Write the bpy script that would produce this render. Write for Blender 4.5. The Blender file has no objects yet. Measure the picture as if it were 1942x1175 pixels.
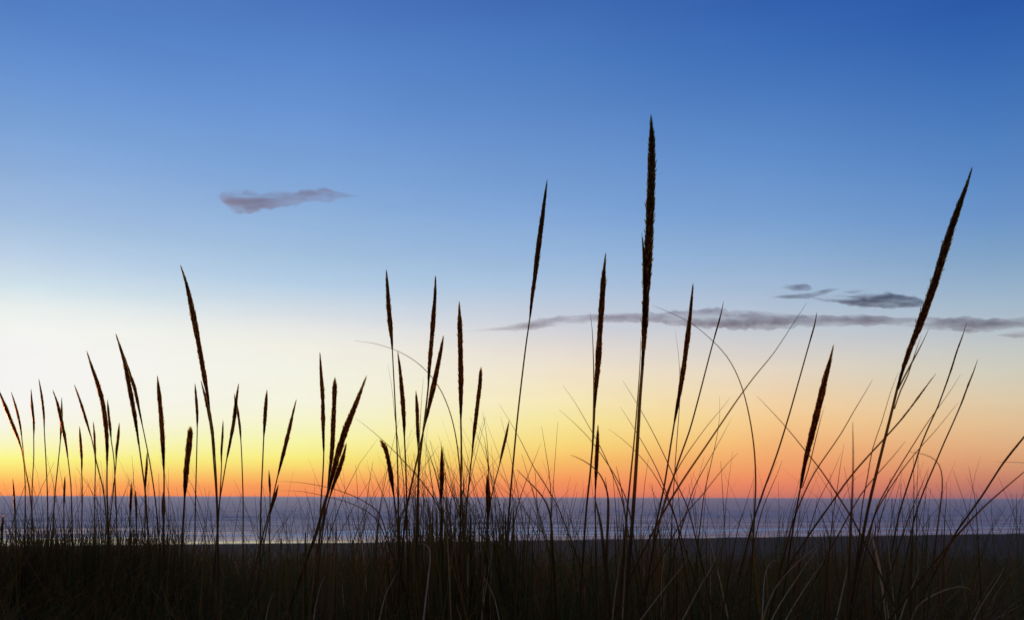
import bpy, math, random
import numpy as np
from mathutils import Vector, Matrix, noise

random.seed(11)
rng = np.random.default_rng(11)
sc = bpy.context.scene
COL = sc.collection

# ------------------------------------------------------------------ camera
W0, H0 = 1942.0, 1175.0
F = 1865.0
TILT, ROLL = math.radians(10.75), math.radians(0.16)
CAM = Vector((0, 0, 5.0))
cd = bpy.data.cameras.new('camera')
cd.sensor_width = 36.0
cd.lens = F * 36.0 / W0
cd.clip_start = 0.05
cd.clip_end = 60000
cd.dof.use_dof = True
cd.dof.focus_distance = 2.4
cd.dof.aperture_fstop = 19.0
cam = bpy.data.objects.new('camera', cd)
COL.objects.link(cam)
RC = Matrix.Rotation(math.pi / 2 + TILT, 3, 'X') @ Matrix.Rotation(ROLL, 3, 'Z')
cam.matrix_world = Matrix.Translation(CAM) @ RC.to_4x4()
sc.camera = cam


def ray(px, py):
    return RC @ Vector(((px - W0 / 2) / F, -(py - H0 / 2) / F, -1.0))


def at(px, py, Y):
    """world point seen at that picture position, Y metres ahead"""
    r = ray(px, py)
    return CAM + r * (Y / r.y)


def lin(c):
    return tuple((v / 255 / 12.92 if v <= 10.3 else ((v / 255 + .055) / 1.055) ** 2.4) for v in c)


# ------------------------------------------------------------------ view, world, sun
sc.view_settings.view_transform = 'Standard'
sc.view_settings.look = 'None'
sc.view_settings.exposure = 0.0
sc.view_settings.gamma = 1.0
SUN_AZ, SUN_EL = math.radians(-31), math.radians(0.6)

ROWS = [0, 100, 200, 300, 400, 480, 540, 580, 620, 660, 700, 760, 800, 840, 870, 900, 920, 940]
SKY = {
    20: [(82, 126, 196), (97, 141, 207), (115, 157, 213), (135, 170, 217), (158, 187, 222), (184, 206, 229),
         (208, 226, 235), (230, 237, 236), (241, 243, 240), (243, 243, 243), (243, 243, 243), (243, 243, 241),
         (244, 244, 232), (246, 245, 192), (246, 245, 134), (248, 205, 105), (249, 166, 90), (244, 140, 88)],
    580: [(74, 116, 188), (87, 132, 201), (101, 145, 208), (119, 159, 213), (140, 175, 218), (160, 190, 221),
          (180, 205, 228), (205, 217, 228), (228, 230, 228), (240, 238, 226), (242, 242, 228), (244, 243, 222),
          (245, 244, 202), (246, 244, 162), (246, 232, 122), (248, 186, 98), (246, 152, 90), (238, 130, 90)],
    1080: [(62, 106, 178), (74, 120, 189), (88, 132, 196), (106, 148, 205), (126, 163, 213), (147, 179, 217),
           (168, 192, 220), (188, 200, 218), (205, 207, 216), (226, 217, 210), (238, 225, 202), (245, 230, 180),
           (246, 228, 152), (247, 214, 122), (246, 190, 104), (245, 160, 94), (240, 140, 92), (226, 124, 96)],
    1480: [(52, 97, 173), (63, 111, 184), (79, 125, 192), (96, 141, 201), (116, 156, 208), (139, 172, 210),
           (160, 184, 212), (175, 192, 212), (192, 200, 210), (210, 206, 204), (226, 212, 192), (240, 207, 164),
           (243, 198, 140), (242, 180, 120), (240, 164, 108), (236, 144, 100), (226, 130, 100), (200, 116, 104)],
    1910: [(44, 90, 168), (55, 104, 177), (70, 118, 187), (86, 132, 193), (104, 146, 200), (126, 161, 198),
           (148, 175, 202), (163, 184, 203), (179, 191, 201), (196, 199, 196), (206, 203, 188), (220, 199, 166),
           (224, 189, 148), (221, 174, 131), (215, 158, 117), (202, 135, 107), (184, 118, 105), (154, 103, 111)],
}


def elev(px, py):
    r = ray(px, py)
    return math.degrees(math.atan2(r.z, math.hypot(r.x, r.y)))


def sky_stops(px, gain=1.0):
    st = []
    for y, c in zip(ROWS, SKY[px]):
        st.append((max(0.0, elev(px, y)), tuple(v * gain for v in lin(c))))
    st.reverse()
    top = st[-1][1]
    st.append((45, tuple(top[i] * (.50, .56, .62)[i] for i in range(3))))
    st.append((90, (0.012 * gain, 0.030 * gain, 0.085 * gain)))
    return st


def dim_stops(base, k):
    return [(e, tuple(c[i] * k[i] for i in range(3))) for e, c in base]


BACK = [(0, (.19, .15, .16)), (6, (.27, .20, .20)), (14, (.21, .17, .20)), (35, (.06, .08, .15)), (90, (.012, .030, .085))]
cols = [(-60, dim_stops(sky_stops(20), (.80, .72, .62))), (-27, sky_stops(20)), (-11.8, sky_stops(580)), (3.3, sky_stops(1080)),
        (15.3, sky_stops(1480)), (26.7, sky_stops(1910)), (75, dim_stops(sky_stops(1910), (.34, .38, .45)))]

world = bpy.data.worlds.new('World')
sc.world = world
world.use_nodes = True
nt = world.node_tree
for n in list(nt.nodes):
    nt.nodes.remove(n)


def node(tree, kind, **kw):
    n = tree.nodes.new(kind)
    for k, v in kw.items():
        setattr(n, k, v)
    return n


def math_node(tree, op, a, b=None, clamp=False):
    n = node(tree, 'ShaderNodeMath', operation=op, use_clamp=clamp)
    for i, v in enumerate((a, b)):
        if v is None:
            continue
        if isinstance(v, (int, float)):
            n.inputs[i].default_value = v
        else:
            tree.links.new(v, n.inputs[i])
    return n.outputs[0]


tc = node(nt, 'ShaderNodeTexCoord')
sep = node(nt, 'ShaderNodeSeparateXYZ')
nt.links.new(tc.outputs['Generated'], sep.inputs[0])
el = math_node(nt, 'MULTIPLY', math_node(nt, 'ARCSINE', sep.outputs[2]), 180 / math.pi)
az = math_node(nt, 'MULTIPLY', math_node(nt, 'ARCTAN2', sep.outputs[0], sep.outputs[1]), 180 / math.pi)
# elevation 0..90 -> 0..1 with more room near the horizon (square root)
elf = math_node(nt, 'SQRT', math_node(nt, 'DIVIDE', math_node(nt, 'MAXIMUM', el, 0.0), 90.0))


def ramp(stops):
    r = node(nt, 'ShaderNodeValToRGB')
    nt.links.new(elf, r.inputs[0])
    cr = r.color_ramp
    cr.interpolation = 'LINEAR'
    cr.elements[0].position = math.sqrt(stops[0][0] / 90)
    cr.elements[0].color = (*stops[0][1], 1)
    cr.elements[1].position = 1.0
    cr.elements[1].color = (*stops[-1][1], 1)
    for e, c in stops[1:-1]:
        q = cr.elements.new(math.sqrt(e / 90))
        q.color = (*c, 1)
    return r.outputs[0]


def mixc(f, a, b):
    m = node(nt, 'ShaderNodeMix', data_type='RGBA')
    nt.links.new(f, m.inputs[0])
    nt.links.new(a, m.inputs[6])
    nt.links.new(b, m.inputs[7])
    return m.outputs[2]


def maprange(v, a, b, smooth=False):
    m = node(nt, 'ShaderNodeMapRange', clamp=True)
    if smooth:
        m.interpolation_type = 'SMOOTHSTEP'
    nt.links.new(v, m.inputs[0])
    m.inputs[1].default_value = a
    m.inputs[2].default_value = b
    return m.outputs[0]


cur = ramp(cols[0][1])
for (a0, s0), (a1, s1) in zip(cols, cols[1:]):
    cur = mixc(maprange(az, a0, a1), cur, ramp(s1))
back = ramp(BACK)
cur = mixc(maprange(math_node(nt, 'ABSOLUTE', az), 55, 135, True), cur, back)
# thin uneven high haze
hz = node(nt, 'ShaderNodeTexNoise')
hz.inputs['Scale'].default_value = 7.0
hz.inputs['Detail'].default_value = 9
hz.inputs['Roughness'].default_value = .68
hm = node(nt, 'ShaderNodeMapping')
hm.inputs['Scale'].default_value = (1, 1, 4)
nt.links.new(tc.outputs['Generated'], hm.inputs[0])
nt.links.new(hm.outputs[0], hz.inputs[0])
hr = node(nt, 'ShaderNodeMapRange')
nt.links.new(hz.outputs[0], hr.inputs[0])
hr.inputs[1].default_value, hr.inputs[2].default_value = .25, .75
hr.inputs[3].default_value, hr.inputs[4].default_value = .975, 1.028
hv = node(nt, 'ShaderNodeVectorMath', operation='SCALE')
nt.links.new(cur, hv.inputs[0])
nt.links.new(hr.outputs[0], hv.inputs['Scale'])
cur = hv.outputs[0]
bg = node(nt, 'ShaderNodeBackground')
nt.links.new(cur, bg.inputs[0])
bg.inputs[1].default_value = 1.0
skyt = node(nt, 'ShaderNodeTexSky', sky_type='NISHITA')
skyt.sun_disc = False
skyt.sun_elevation = SUN_EL
skyt.sun_rotation = SUN_AZ
bg2 = node(nt, 'ShaderNodeBackground')
nt.links.new(skyt.outputs[0], bg2.inputs[0])
bg2.inputs[1].default_value = 0.002
add = node(nt, 'ShaderNodeAddShader')
nt.links.new(bg.outputs[0], add.inputs[0])
nt.links.new(bg2.outputs[0], add.inputs[1])
wo = node(nt, 'ShaderNodeOutputWorld')
nt.links.new(add.outputs[0], wo.inputs[0])

sl = bpy.data.lights.new('sun', 'SUN')
sl.energy = 0.5
sl.angle = math.radians(3)
sl.color = (1.0, 0.50, 0.32)
sun = bpy.data.objects.new('sun', sl)
COL.objects.link(sun)
sd = Vector((math.sin(SUN_AZ) * math.cos(SUN_EL), math.cos(SUN_AZ) * math.cos(SUN_EL), math.sin(SUN_EL)))
sun.rotation_euler = sd.to_track_quat('Z', 'Y').to_euler()
sun.location = (-20, 30, 12)

try:
    sc.cycles.volume_step_rate = 0.5
    sc.cycles.volume_bounces = 2
    sc.cycles.max_bounces = 8
    sc.cycles.transparent_max_bounces = 24
except Exception:
    pass

# ------------------------------------------------------------------ helpers


def tag(o, label=None, cat=None, group=None, kind=None):
    if label:
        o['label'] = label
    if cat:
        o['category'] = cat
    if group:
        o['group'] = group
    if kind:
        o['kind'] = kind
    return o


def mesh_obj(name, verts, faces, mat, parent=None, smooth=True, loc=None):
    me = bpy.data.meshes.new(name)
    if loc is not None:
        verts = [Vector(v) - loc for v in verts]
    me.from_pydata([tuple(v) for v in verts], [], faces)
    if smooth:
        me.polygons.foreach_set('use_smooth', [True] * len(me.polygons))
    me.materials.append(mat)
    o = bpy.data.objects.new(name, me)
    COL.objects.link(o)
    if parent is not None:
        o.parent = parent
    elif loc is not None:
        o.location = loc
    return o


def new_mat(name):
    m = bpy.data.materials.new(name)
    m.use_nodes = True
    t = m.node_tree
    for n in list(t.nodes):
        t.nodes.remove(n)
    out = node(t, 'ShaderNodeOutputMaterial')
    return m, t, out


def principled(t, color=None, rough=.8, spec=.3):
    p = node(t, 'ShaderNodeBsdfPrincipled')
    if color is not None:
        p.inputs['Base Color'].default_value = (*color, 1)
    p.inputs['Roughness'].default_value = rough
    p.inputs['Specular IOR Level'].default_value = spec
    return p


# shoreline frame: u = metres seaward of the dry sand's edge, v = metres along the shore
P0 = Vector((-51, 98))
P1 = Vector((76, 146))
VT = (P1 - P0).normalized()
VN = Vector((-VT.y, VT.x))


def uv_of(x, y):
    d = (x - P0.x, y - P0.y)
    return d[0] * VN.x + d[1] * VN.y, d[0] * VT.x + d[1] * VT.y


def sstep(a, b, x):
    t = min(1.0, max(0.0, (x - a) / (b - a)))
    return t * t * (3 - 2 * t)


def wet_width(v):
    return 1.5 + 15.0 * min(1.0, max(0.0, (46 - v) / 52)) + 1.2 * noise.noise((v * .05, 3.1, 0))


def ground_z(x, y):
    u, v = uv_of(x, y)
    if u > 0:
        return 0.05 * (1 - u / max(.8, wet_width(v))) if u < 40 else -0.4 - .02 * u
    beach = 0.05 + 0.016 * -u + .05 * (noise.noise((x * .05, y * .05, 7)) * min(1, -u / 15))
    dune = 4.30 + .10 * noise.noise((x * .35, y * .35, 1.7)) + .05 * noise.noise((x * .9, y * .9, 4))
    dune += .05 * sstep(-.6, -4, x) + .35 * sstep(8, 40, abs(x)) * noise.noise((x * .05, y * .05, 9))
    k = sstep(8.5, 24, y + 1.5 * noise.noise((x * .12, .3, 5)))
    return dune * (1 - k) + beach * k


# ------------------------------------------------------------------ materials
def stem_mat(name, dark, pale, trans, tf, ff=.3, fcol=(1, .72, .34)):
    m, t, out = new_mat(name)
    tcn = node(t, 'ShaderNodeTexCoord')
    nz = node(t, 'ShaderNodeTexNoise')
    nz.inputs['Scale'].default_value = 90
    nz.inputs['Detail'].default_value = 3
    t.links.new(tcn.outputs['Object'], nz.inputs[0])
    cr = node(t, 'ShaderNodeValToRGB')
    cr.color_ramp.elements[0].position = .3
    cr.color_ramp.elements[0].color = (*dark, 1)
    cr.color_ramp.elements[1].position = .75
    cr.color_ramp.elements[1].color = (*pale, 1)
    t.links.new(nz.outputs[0], cr.inputs[0])
    p = principled(t, None, .75, .25)
    t.links.new(cr.outputs[0], p.inputs['Base Color'])
    tr = node(t, 'ShaderNodeBsdfTranslucent')
    tr.inputs[0].default_value = (*trans, 1)
    mx = node(t, 'ShaderNodeMixShader')
    mx.inputs[0].default_value = tf
    t.links.new(p.outputs[0], mx.inputs[1])
    t.links.new(tr.outputs[0], mx.inputs[2])
    # thin plant tissue also passes light straight on, blurred and warmed
    rf = node(t, 'ShaderNodeBsdfRefraction')
    rf.inputs['Color'].default_value = (*fcol, 1)
    rf.inputs['Roughness'].default_value = .45
    rf.inputs['IOR'].default_value = 1.02
    mx2 = node(t, 'ShaderNodeMixShader')
    mx2.inputs[0].default_value = ff
    t.links.new(mx.outputs[0], mx2.inputs[1])
    t.links.new(rf.outputs[0], mx2.inputs[2])
    t.links.new(mx2.outputs[0], out.inputs[0])
    return m


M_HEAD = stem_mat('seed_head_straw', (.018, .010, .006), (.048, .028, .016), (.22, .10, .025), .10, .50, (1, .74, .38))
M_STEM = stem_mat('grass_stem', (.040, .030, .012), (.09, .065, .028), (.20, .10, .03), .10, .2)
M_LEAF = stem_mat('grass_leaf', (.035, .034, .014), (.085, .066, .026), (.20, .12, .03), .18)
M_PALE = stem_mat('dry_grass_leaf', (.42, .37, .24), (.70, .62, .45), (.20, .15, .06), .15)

# grass mass: each blade carries its own tint
m, t, out = new_mat('dune_grass_blades')
att = node(t, 'ShaderNodeAttribute', attribute_name='tint')
p = principled(t, None, .7, .25)
t.links.new(att.outputs['Color'], p.inputs['Base Color'])
tr = node(t, 'ShaderNodeBsdfTranslucent')
t.links.new(att.outputs['Color'], tr.inputs[0])
mx = node(t, 'ShaderNodeMixShader')
mx.inputs[0].default_value = .42
t.links.new(p.outputs[0], mx.inputs[1])
t.links.new(tr.outputs[0], mx.inputs[2])
t.links.new(mx.outputs[0], out.inputs[0])
M_MASS = m

# sand: dry grey-brown, wet by the waterline (wetness is a vertex attribute)
m, t, out = new_mat('beach_sand')
tcn = node(t, 'ShaderNodeTexCoord')
wet = node(t, 'ShaderNodeAttribute', attribute_name='wet')
n1 = node(t, 'ShaderNodeTexNoise')
n1.inputs['Scale'].default_value = .35
n1.inputs['Detail'].default_value = 8
n1.inputs['Roughness'].default_value = .65
t.links.new(tcn.outputs['Object'], n1.inputs[0])
cr = node(t, 'ShaderNodeValToRGB')
cr.color_ramp.elements[0].position = .32
cr.color_ramp.elements[0].color = (.055, .034, .028, 1)
cr.color_ramp.elements[1].position = .72
cr.color_ramp.elements[1].color = (.11, .072, .058, 1)
t.links.new(n1.outputs[0], cr.inputs[0])
mc = node(t, 'ShaderNodeMix', data_type='RGBA')
t.links.new(wet.outputs['Fac'], mc.inputs[0])
t.links.new(cr.outputs[0], mc.inputs[6])
mc.inputs[7].default_value = (.04, .032, .028, 1)
lit = node(t, 'ShaderNodeAttribute', attribute_name='thatch')
md = node(t, 'ShaderNodeMix', data_type='RGBA')
t.links.new(lit.outputs['Fac'], md.inputs[0])
t.links.new(mc.outputs[2], md.inputs[6])
md.inputs[7].default_value = (.075, .043, .022, 1)
p = principled(t, None, .9, .2)
t.links.new(md.outputs[2], p.inputs['Base Color'])
mr = node(t, 'ShaderNodeMapRange')
t.links.new(wet.outputs['Fac'], mr.inputs[0])
mr.inputs[3].default_value = .9
mr.inputs[4].default_value = .18
t.links.new(mr.outputs[0], p.inputs['Roughness'])
mr2 = node(t, 'ShaderNodeMapRange')
t.links.new(wet.outputs['Fac'], mr2.inputs[0])
mr2.inputs[3].default_value = .1
mr2.inputs[4].default_value = .9
t.links.new(mr2.outputs[0], p.inputs['Specular IOR Level'])
n2 = node(t, 'ShaderNodeTexNoise')
n2.inputs['Scale'].default_value = 3.0
n2.inputs['Detail'].default_value = 6
t.links.new(tcn.outputs['Object'], n2.inputs[0])
bp = node(t, 'ShaderNodeBump')
bp.inputs['Distance'].default_value = .05
t.links.new(n2.outputs[0], bp.inputs['Height'])
mr3 = node(t, 'ShaderNodeMapRange')
t.links.new(wet.outputs['Fac'], mr3.inputs[0])
mr3.inputs[3].default_value = .8
mr3.inputs[4].default_value = .03
t.links.new(mr3.outputs[0], bp.inputs['Strength'])
t.links.new(bp.outputs[0], p.inputs['Normal'])
t.links.new(p.outputs[0], out.inputs[0])
M_SAND = m

# sea: dark water with wind ripples; foam where breakers run
m, t, out = new_mat('sea_water')
tcn = node(t, 'ShaderNodeTexCoord')
mp = node(t, 'ShaderNodeMapping')
mp.inputs['Rotation'].default_value = (0, 0, -math.atan2(VT.y, VT.x))
t.links.new(tcn.outputs['Object'], mp.inputs[0])
mp2 = node(t, 'ShaderNodeMapping')
mp2.inputs['Scale'].default_value = (.12, 1.0, 1)
t.links.new(mp.outputs[0], mp2.inputs[0])
n1 = node(t, 'ShaderNodeTexNoise')
n1.inputs['Scale'].default_value = .22
n1.inputs['Detail'].default_value = 7
n1.inputs['Roughness'].default_value = .62
t.links.new(mp2.outputs[0], n1.inputs[0])
calm = node(t, 'ShaderNodeAttribute', attribute_name='calm')
bp = node(t, 'ShaderNodeBump')
bp.inputs['Distance'].default_value = 1.0
t.links.new(n1.outputs[0], bp.inputs['Height'])
mr = node(t, 'ShaderNodeMapRange')
t.links.new(calm.outputs['Fac'], mr.inputs[0])
mr.inputs[3].default_value = .80
mr.inputs[4].default_value = .06
t.links.new(mr.outputs[0], bp.inputs['Strength'])
p = node(t, 'ShaderNodeBsdfGlossy')
p.inputs['Color'].default_value = (.72, .57, .62, 1)
body = node(t, 'ShaderNodeBsdfDiffuse')
body.inputs[0].default_value = (.040, .026, .060, 1)
fr = node(t, 'ShaderNodeFresnel')
fr.inputs[0].default_value = 1.33
mr = node(t, 'ShaderNodeMapRange')
t.links.new(calm.outputs['Fac'], mr.inputs[0])
mr.inputs[3].default_value = .30
mr.inputs[4].default_value = .10
t.links.new(mr.outputs[0], p.inputs['Roughness'])
t.links.new(bp.outputs[0], p.inputs['Normal'])
t.links.new(bp.outputs[0], fr.inputs['Normal'])
wm = node(t, 'ShaderNodeMixShader')
t.links.new(fr.outputs[0], wm.inputs[0])
t.links.new(body.outputs[0], wm.inputs[1])
t.links.new(p.outputs[0], wm.inputs[2])
p = wm
foam = node(t, 'ShaderNodeAttribute', attribute_name='foam')
n3 = node(t, 'ShaderNodeTexNoise')
n3.inputs['Scale'].default_value = 1.1
n3.inputs['Detail'].default_value = 6
n3.inputs['Roughness'].default_value = .7
mp3 = node(t, 'ShaderNodeMapping')
mp3.inputs['Scale'].default_value = (.22, 1.0, 1)
t.links.new(mp.outputs[0], mp3.inputs[0])
t.links.new(mp3.outputs[0], n3.inputs[0])
mm = math_node(t, 'MULTIPLY_ADD', n3.outputs[0], 1.3)
t.nodes[-1].inputs[2].default_value = -.65
fs = math_node(t, 'ADD', foam.outputs['Fac'], mm)
mr = node(t, 'ShaderNodeMapRange', interpolation_type='SMOOTHSTEP')
t.links.new(fs, mr.inputs[0])
mr.inputs[1].default_value = .26
mr.inputs[2].default_value = .60
fd = principled(t, (.93, .92, .95), .42, 1.0)
mx = node(t, 'ShaderNodeMixShader')
t.links.new(mr.outputs[0], mx.inputs[0])
t.links.new(p.outputs[0], mx.inputs[1])
t.links.new(fd.outputs[0], mx.inputs[2])
t.links.new(mx.outputs[0], out.inputs[0])
M_SEA = m


def cloud_mat(name, dens, color, aniso, scale, lo=.36, hi=.60):
    m, t, out = new_mat(name)
    tcn = node(t, 'ShaderNodeTexCoord')
    mp = node(t, 'ShaderNodeMapping')
    mp.inputs['Scale'].default_value = (.20, .5, 1.25)
    t.links.new(tcn.outputs['Object'], mp.inputs[0])
    nz = node(t, 'ShaderNodeTexNoise')
    nz.inputs['Scale'].default_value = scale
    nz.inputs['Detail'].default_value = 5
    nz.inputs['Roughness'].default_value = .6
    t.links.new(mp.outputs[0], nz.inputs[0])
    mr = node(t, 'ShaderNodeMapRange', interpolation_type='SMOOTHSTEP')
    t.links.new(nz.outputs[0], mr.inputs[0])
    mr.inputs[1].default_value = lo
    mr.inputs[2].default_value = hi
    mr.inputs[3].default_value = .0 * dens
    mr.inputs[4].default_value = dens
    pv = node(t, 'ShaderNodeVolumePrincipled')
    pv.inputs['Color'].default_value = (*color, 1)
    pv.inputs['Anisotropy'].default_value = aniso
    t.links.new(mr.outputs[0], pv.inputs['Density'])
    t.links.new(pv.outputs[0], out.inputs['Volume'])
    return m


# ------------------------------------------------------------------ setting: beach and sea
def polar_grid(radii, azs, zf):
    verts, faces = [], []
    nr, na = len(radii), len(azs)
    for r in radii:
        for a in azs:
            x, y = r * math.sin(a), r * math.cos(a)
            verts.append((x, y, zf(x, y)))
    for i in range(nr - 1):
        for j in range(na - 1):
            k = i * na + j
            faces.append((k, k + 1, k + na + 1, k + na))
    return verts, faces


def set_attr(o, name, vals):
    a = o.data.attributes.new(name, 'FLOAT', 'POINT')
    a.data.foreach_set('value', vals)


# sand sheet: dune, beach and the sea bed's edge, all round the camera
radii = [0.0] + list(np.geomspace(.5, 420, 190))
azs = list(np.radians(np.concatenate([np.linspace(-180, -62, 40), np.linspace(-60, 60, 241), np.linspace(62, 180, 40)])))
vs, fs = polar_grid(radii, azs, ground_z)
sand = mesh_obj('beach', vs, fs, M_SAND)
tag(sand, kind='structure')
wetv = []
for x, y, z in vs:
    u, v = uv_of(x, y)
    u += .35 * noise.noise((v * .25, u * .2, 0))
    wetv.append(sstep(-1.0, .4, u))
set_attr(sand, 'wet', wetv)
set_attr(sand, 'thatch', [(1 - sstep(10, 15, y)) * (.8 + .4 * noise.noise((x, y, 0))) for x, y, z in vs])

swell = [(.24, 23, 0.0), (.15, 14.5, 1.3), (.09, 9.1, 4.0)]


def sea_z(x, y):
    u, v = uv_of(x, y)
    d = math.hypot(x, y)
    amp = sstep(4, 55, u) * (1 - .985 * sstep(220, 1100, d))
    if amp <= 0:
        return 0.0
    w = 3.5 * noise.noise((u * .006, v * .012, 2.0)) + 1.2 * noise.noise((u * .02, v * .04, 6.0))
    z = 0
    for a, L, ph in swell:
        s = math.sin(2 * math.pi * u / L + ph + w * 14 / L)
        z += a * (s + .35 * s * abs(s)) * (.7 + .6 * noise.noise((u * .015 + ph, v * .02, 1.0)))
    return z * amp


radii = np.geomspace(70, 26000, 430)
azs = np.radians(np.concatenate([np.linspace(-85, -36, 40), np.linspace(-35, 35, 300), np.linspace(36, 85, 40)]))
vs, fs = polar_grid(radii, azs, sea_z)
sea = mesh_obj('sea', vs, fs, M_SEA)
tag(sea, kind='structure')
# breakers: (u, v from, v to, half width, strength)
BREAK = [(26, -60, 58, 1.6, .9), (33, 40, 190, 2.6, 1.0), (19, -40, 40, 1.0, .75), (47, -80, 30, 1.5, .7), (50, 50, 150, 2.2, .6),
         (23, 85, 190, 1.5, .95), (9, 95, 180, 1.2, .9), (13, 10, 100, 2.4, .62), (24, 30, 125, 5, .62), (3.5, 60, 190, 1.0, .6), (72, -60, 60, 1.5, .45), (95, -30, 160, 2.0, .4)]
foamv, calmv = [], []
for x, y, z in vs:
    u, v = uv_of(x, y)
    f = 0
    if u < 140:
        for u0, a, b, hw, st in BREAK:
            uu = u - u0 - 3.0 * noise.noise((v * .03, u0 * .7, 0)) - .8 * noise.noise((v * .13, u0, 3))
            if abs(uu) < hw * 3:
                e = sstep(a - 12, a + 10, v) * (1 - sstep(b - 10, b + 12, v))
                f = max(f, st * e * math.exp(-(uu / hw) ** 2))
        edge = u - wet_width(v)
        f = max(f, .55 * math.exp(-((edge - .6) / .8) ** 2) * (.6 + .8 * noise.noise((v * .08, 8, 8))))
    foamv.append(f)
    slick = sstep(.05, .3, noise.noise((v * .03, u * .22, 11))) * (1 - sstep(10, 50, v)) * (1 - sstep(50, 62, u))
    calmv.append(max(.9 * slick, 1 - sstep(6, 34, u)) * (1 - .92 * sstep(-10, 70, v)))
set_attr(sea, 'foam', foamv)
set_attr(sea, 'calm', calmv)


# ------------------------------------------------------------------ clouds
def cloud(pts, D, mat, label, depth=2.6, seed=0):
    """a lofted puff of air-borne droplets: elliptical sections along a spine, D metres ahead"""
    s = D / F
    pts = [np.array(p, float) for p in pts]
    fine = []
    for a, b in zip(pts, pts[1:]):
        n = max(2, int(abs(b[0] - a[0]) / 5))
        for k in range(n):
            q = k / n
            fine.append(a * (1 - q) + b * q)
    fine.append(pts[-1])
    # soften the polyline
    arr = np.array(fine)
    for _ in range(3):
        arr[1:-1] = (arr[:-2] + 2 * arr[1:-1] + arr[2:]) / 4
    N = 20
    c = at(float(np.mean(arr[:, 0])), float(np.mean(arr[:, 1])), D)
    verts, faces = [], []
    for i, (px, py, h) in enumerate(arr):
        p = at(px, py, D)
        for k in range(N):
            a = 2 * math.pi * k / N
            rr = 1.10 + .50 * noise.noise((px * .035 + seed, math.cos(a) * 1.3, math.sin(a) * 1.3)) + .35 * noise.noise((px * .11 + seed, math.cos(a) * 2, math.sin(a) * 2))
            verts.append(p + Vector((0, math.cos(a) * max(h, .6) * s * depth * rr, math.sin(a) * max(h, .6) * s * rr)))
    n = len(arr)
    for i in range(n - 1):
        for k in range(N):
            k2 = (k + 1) % N
            faces.append((i * N + k, i * N + k2, (i + 1) * N + k2, (i + 1) * N + k))
    faces.append(tuple(range(N - 1, -1, -1)))
    faces.append(tuple((n - 1) * N + k for k in range(N)))
    o = mesh_obj('cloud', verts, faces, mat, loc=c)
    tag(o, label, 'cloud')
    return o


MC1 = cloud_mat('cloud_mauve', .0115, (1.0, .80, .80), .35, .024, .40, .64)
MC2 = cloud_mat('cloud_band', .0084, (.84, .66, .72), .30, .013, .34, .66)
MC3 = cloud_mat('cloud_slate', .022, (.60, .62, .72), .2, .024, .40, .64)
cloud([(408, 371, .5), (418, 372, 5), (430, 380, 16), (460, 382, 17), (500, 381, 13), (540, 378, 12), (580, 372, 10), (620, 370, 11), (650, 370, 5), (668, 371, 2), (690, 372, .4)],
      4000, MC1, 'small pinkish grey cloud alone in the blue sky at upper left', seed=2)
cloud([(850, 629, .4), (925, 625, 2), (985, 620, 6), (1010, 616, 8), (1060, 607, 7), (1120, 603, 6), (1200, 602, 7), (1255, 602, 10), (1320, 603, 15), (1380, 606, 15),
       (1450, 608, 14), (1530, 609, 10), (1620, 606, 9), (1700, 609, 7), (1740, 613, 8), (1790, 614, 11), (1850, 617, 12), (1900, 614, 10), (1950, 611, 8), (2080, 615, 1)],
      6000, MC2, 'long thin mauve cloud band low over the sea on the right', seed=5)
cloud([(1540, 565, 1.5), (1590, 567, 6), (1640, 570, 11), (1690, 571, 12), (1730, 574, 9), (1752, 577, 5), (1764, 579, 1)],
      5000, MC3, 'slate grey streak of cloud just left of the tall leaning seed head', seed=8)
cloud([(1462, 563, .8), (1495, 562, 3.5), (1535, 561, 4), (1556, 556, 5), (1575, 551, 4), (1592, 548, 1)],
      5000, MC3, 'thin wisp of grey cloud, lower of the two left of the slate streak', seed=12)
cloud([(1474, 542, .8), (1505, 545, 5), (1526, 545, 7), (1541, 547, 1)],
      5000, MC3, 'tiny dark puff of cloud, topmost of the cloud scraps at right', seed=15)
cloud([(1598, 554, .7), (1620, 553, 3), (1644, 551, .7)],
      5000, MC3, 'tiny faint cloud shred just above the slate grey streak', seed=19)
cloud([(1890, 635, .8), (1920, 634, 5), (1960, 633, 5), (2010, 634, 1)],
      6000, MC2, 'short grey cloud scrap under the long band at the right edge', seed=23)


# ------------------------------------------------------------------ grass builders
def smooth_path(pts, step):
    """Catmull-Rom through 3-D points, resampled"""
    P = [np.array(p, float) for p in pts]
    P = [2 * P[0] - P[1]] + P + [2 * P[-1] - P[-2]]
    outp = []
    for i in range(1, len(P) - 2):
        p0, p1, p2, p3 = P[i - 1:i + 3]
        n = max(2, int(np.linalg.norm(p2 - p1) / step))
        for k in range(n):
            q = k / n
            outp.append(.5 * (2 * p1 + (p2 - p0) * q + (2 * p0 - 5 * p1 + 4 * p2 - p3) * q * q + (3 * p1 - p0 - 3 * p2 + p3) * q ** 3))
    outp.append(P[-2])
    return [Vector(p) for p in outp]


def to_ground(path, d1, keep=.80):
    """carry a path on down to the dune, straightening as it goes"""
    p = path[-1].copy()
    d = (path[-1] - path[max(0, len(path) - 4)]).normalized()
    if d.z > -.25:
        d = Vector((d.x, d.y, -.35)).normalized()
    extra = []
    for _ in range(80):
        gz = ground_z(p.x, p.y)
        if p.z <= gz - .015:
            break
        d = Vector((d.x * (keep ** .25), d.y * (keep ** .25), d.z)).normalized()
        p = p + d * .05
        extra.append(p.copy())
    return extra


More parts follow.
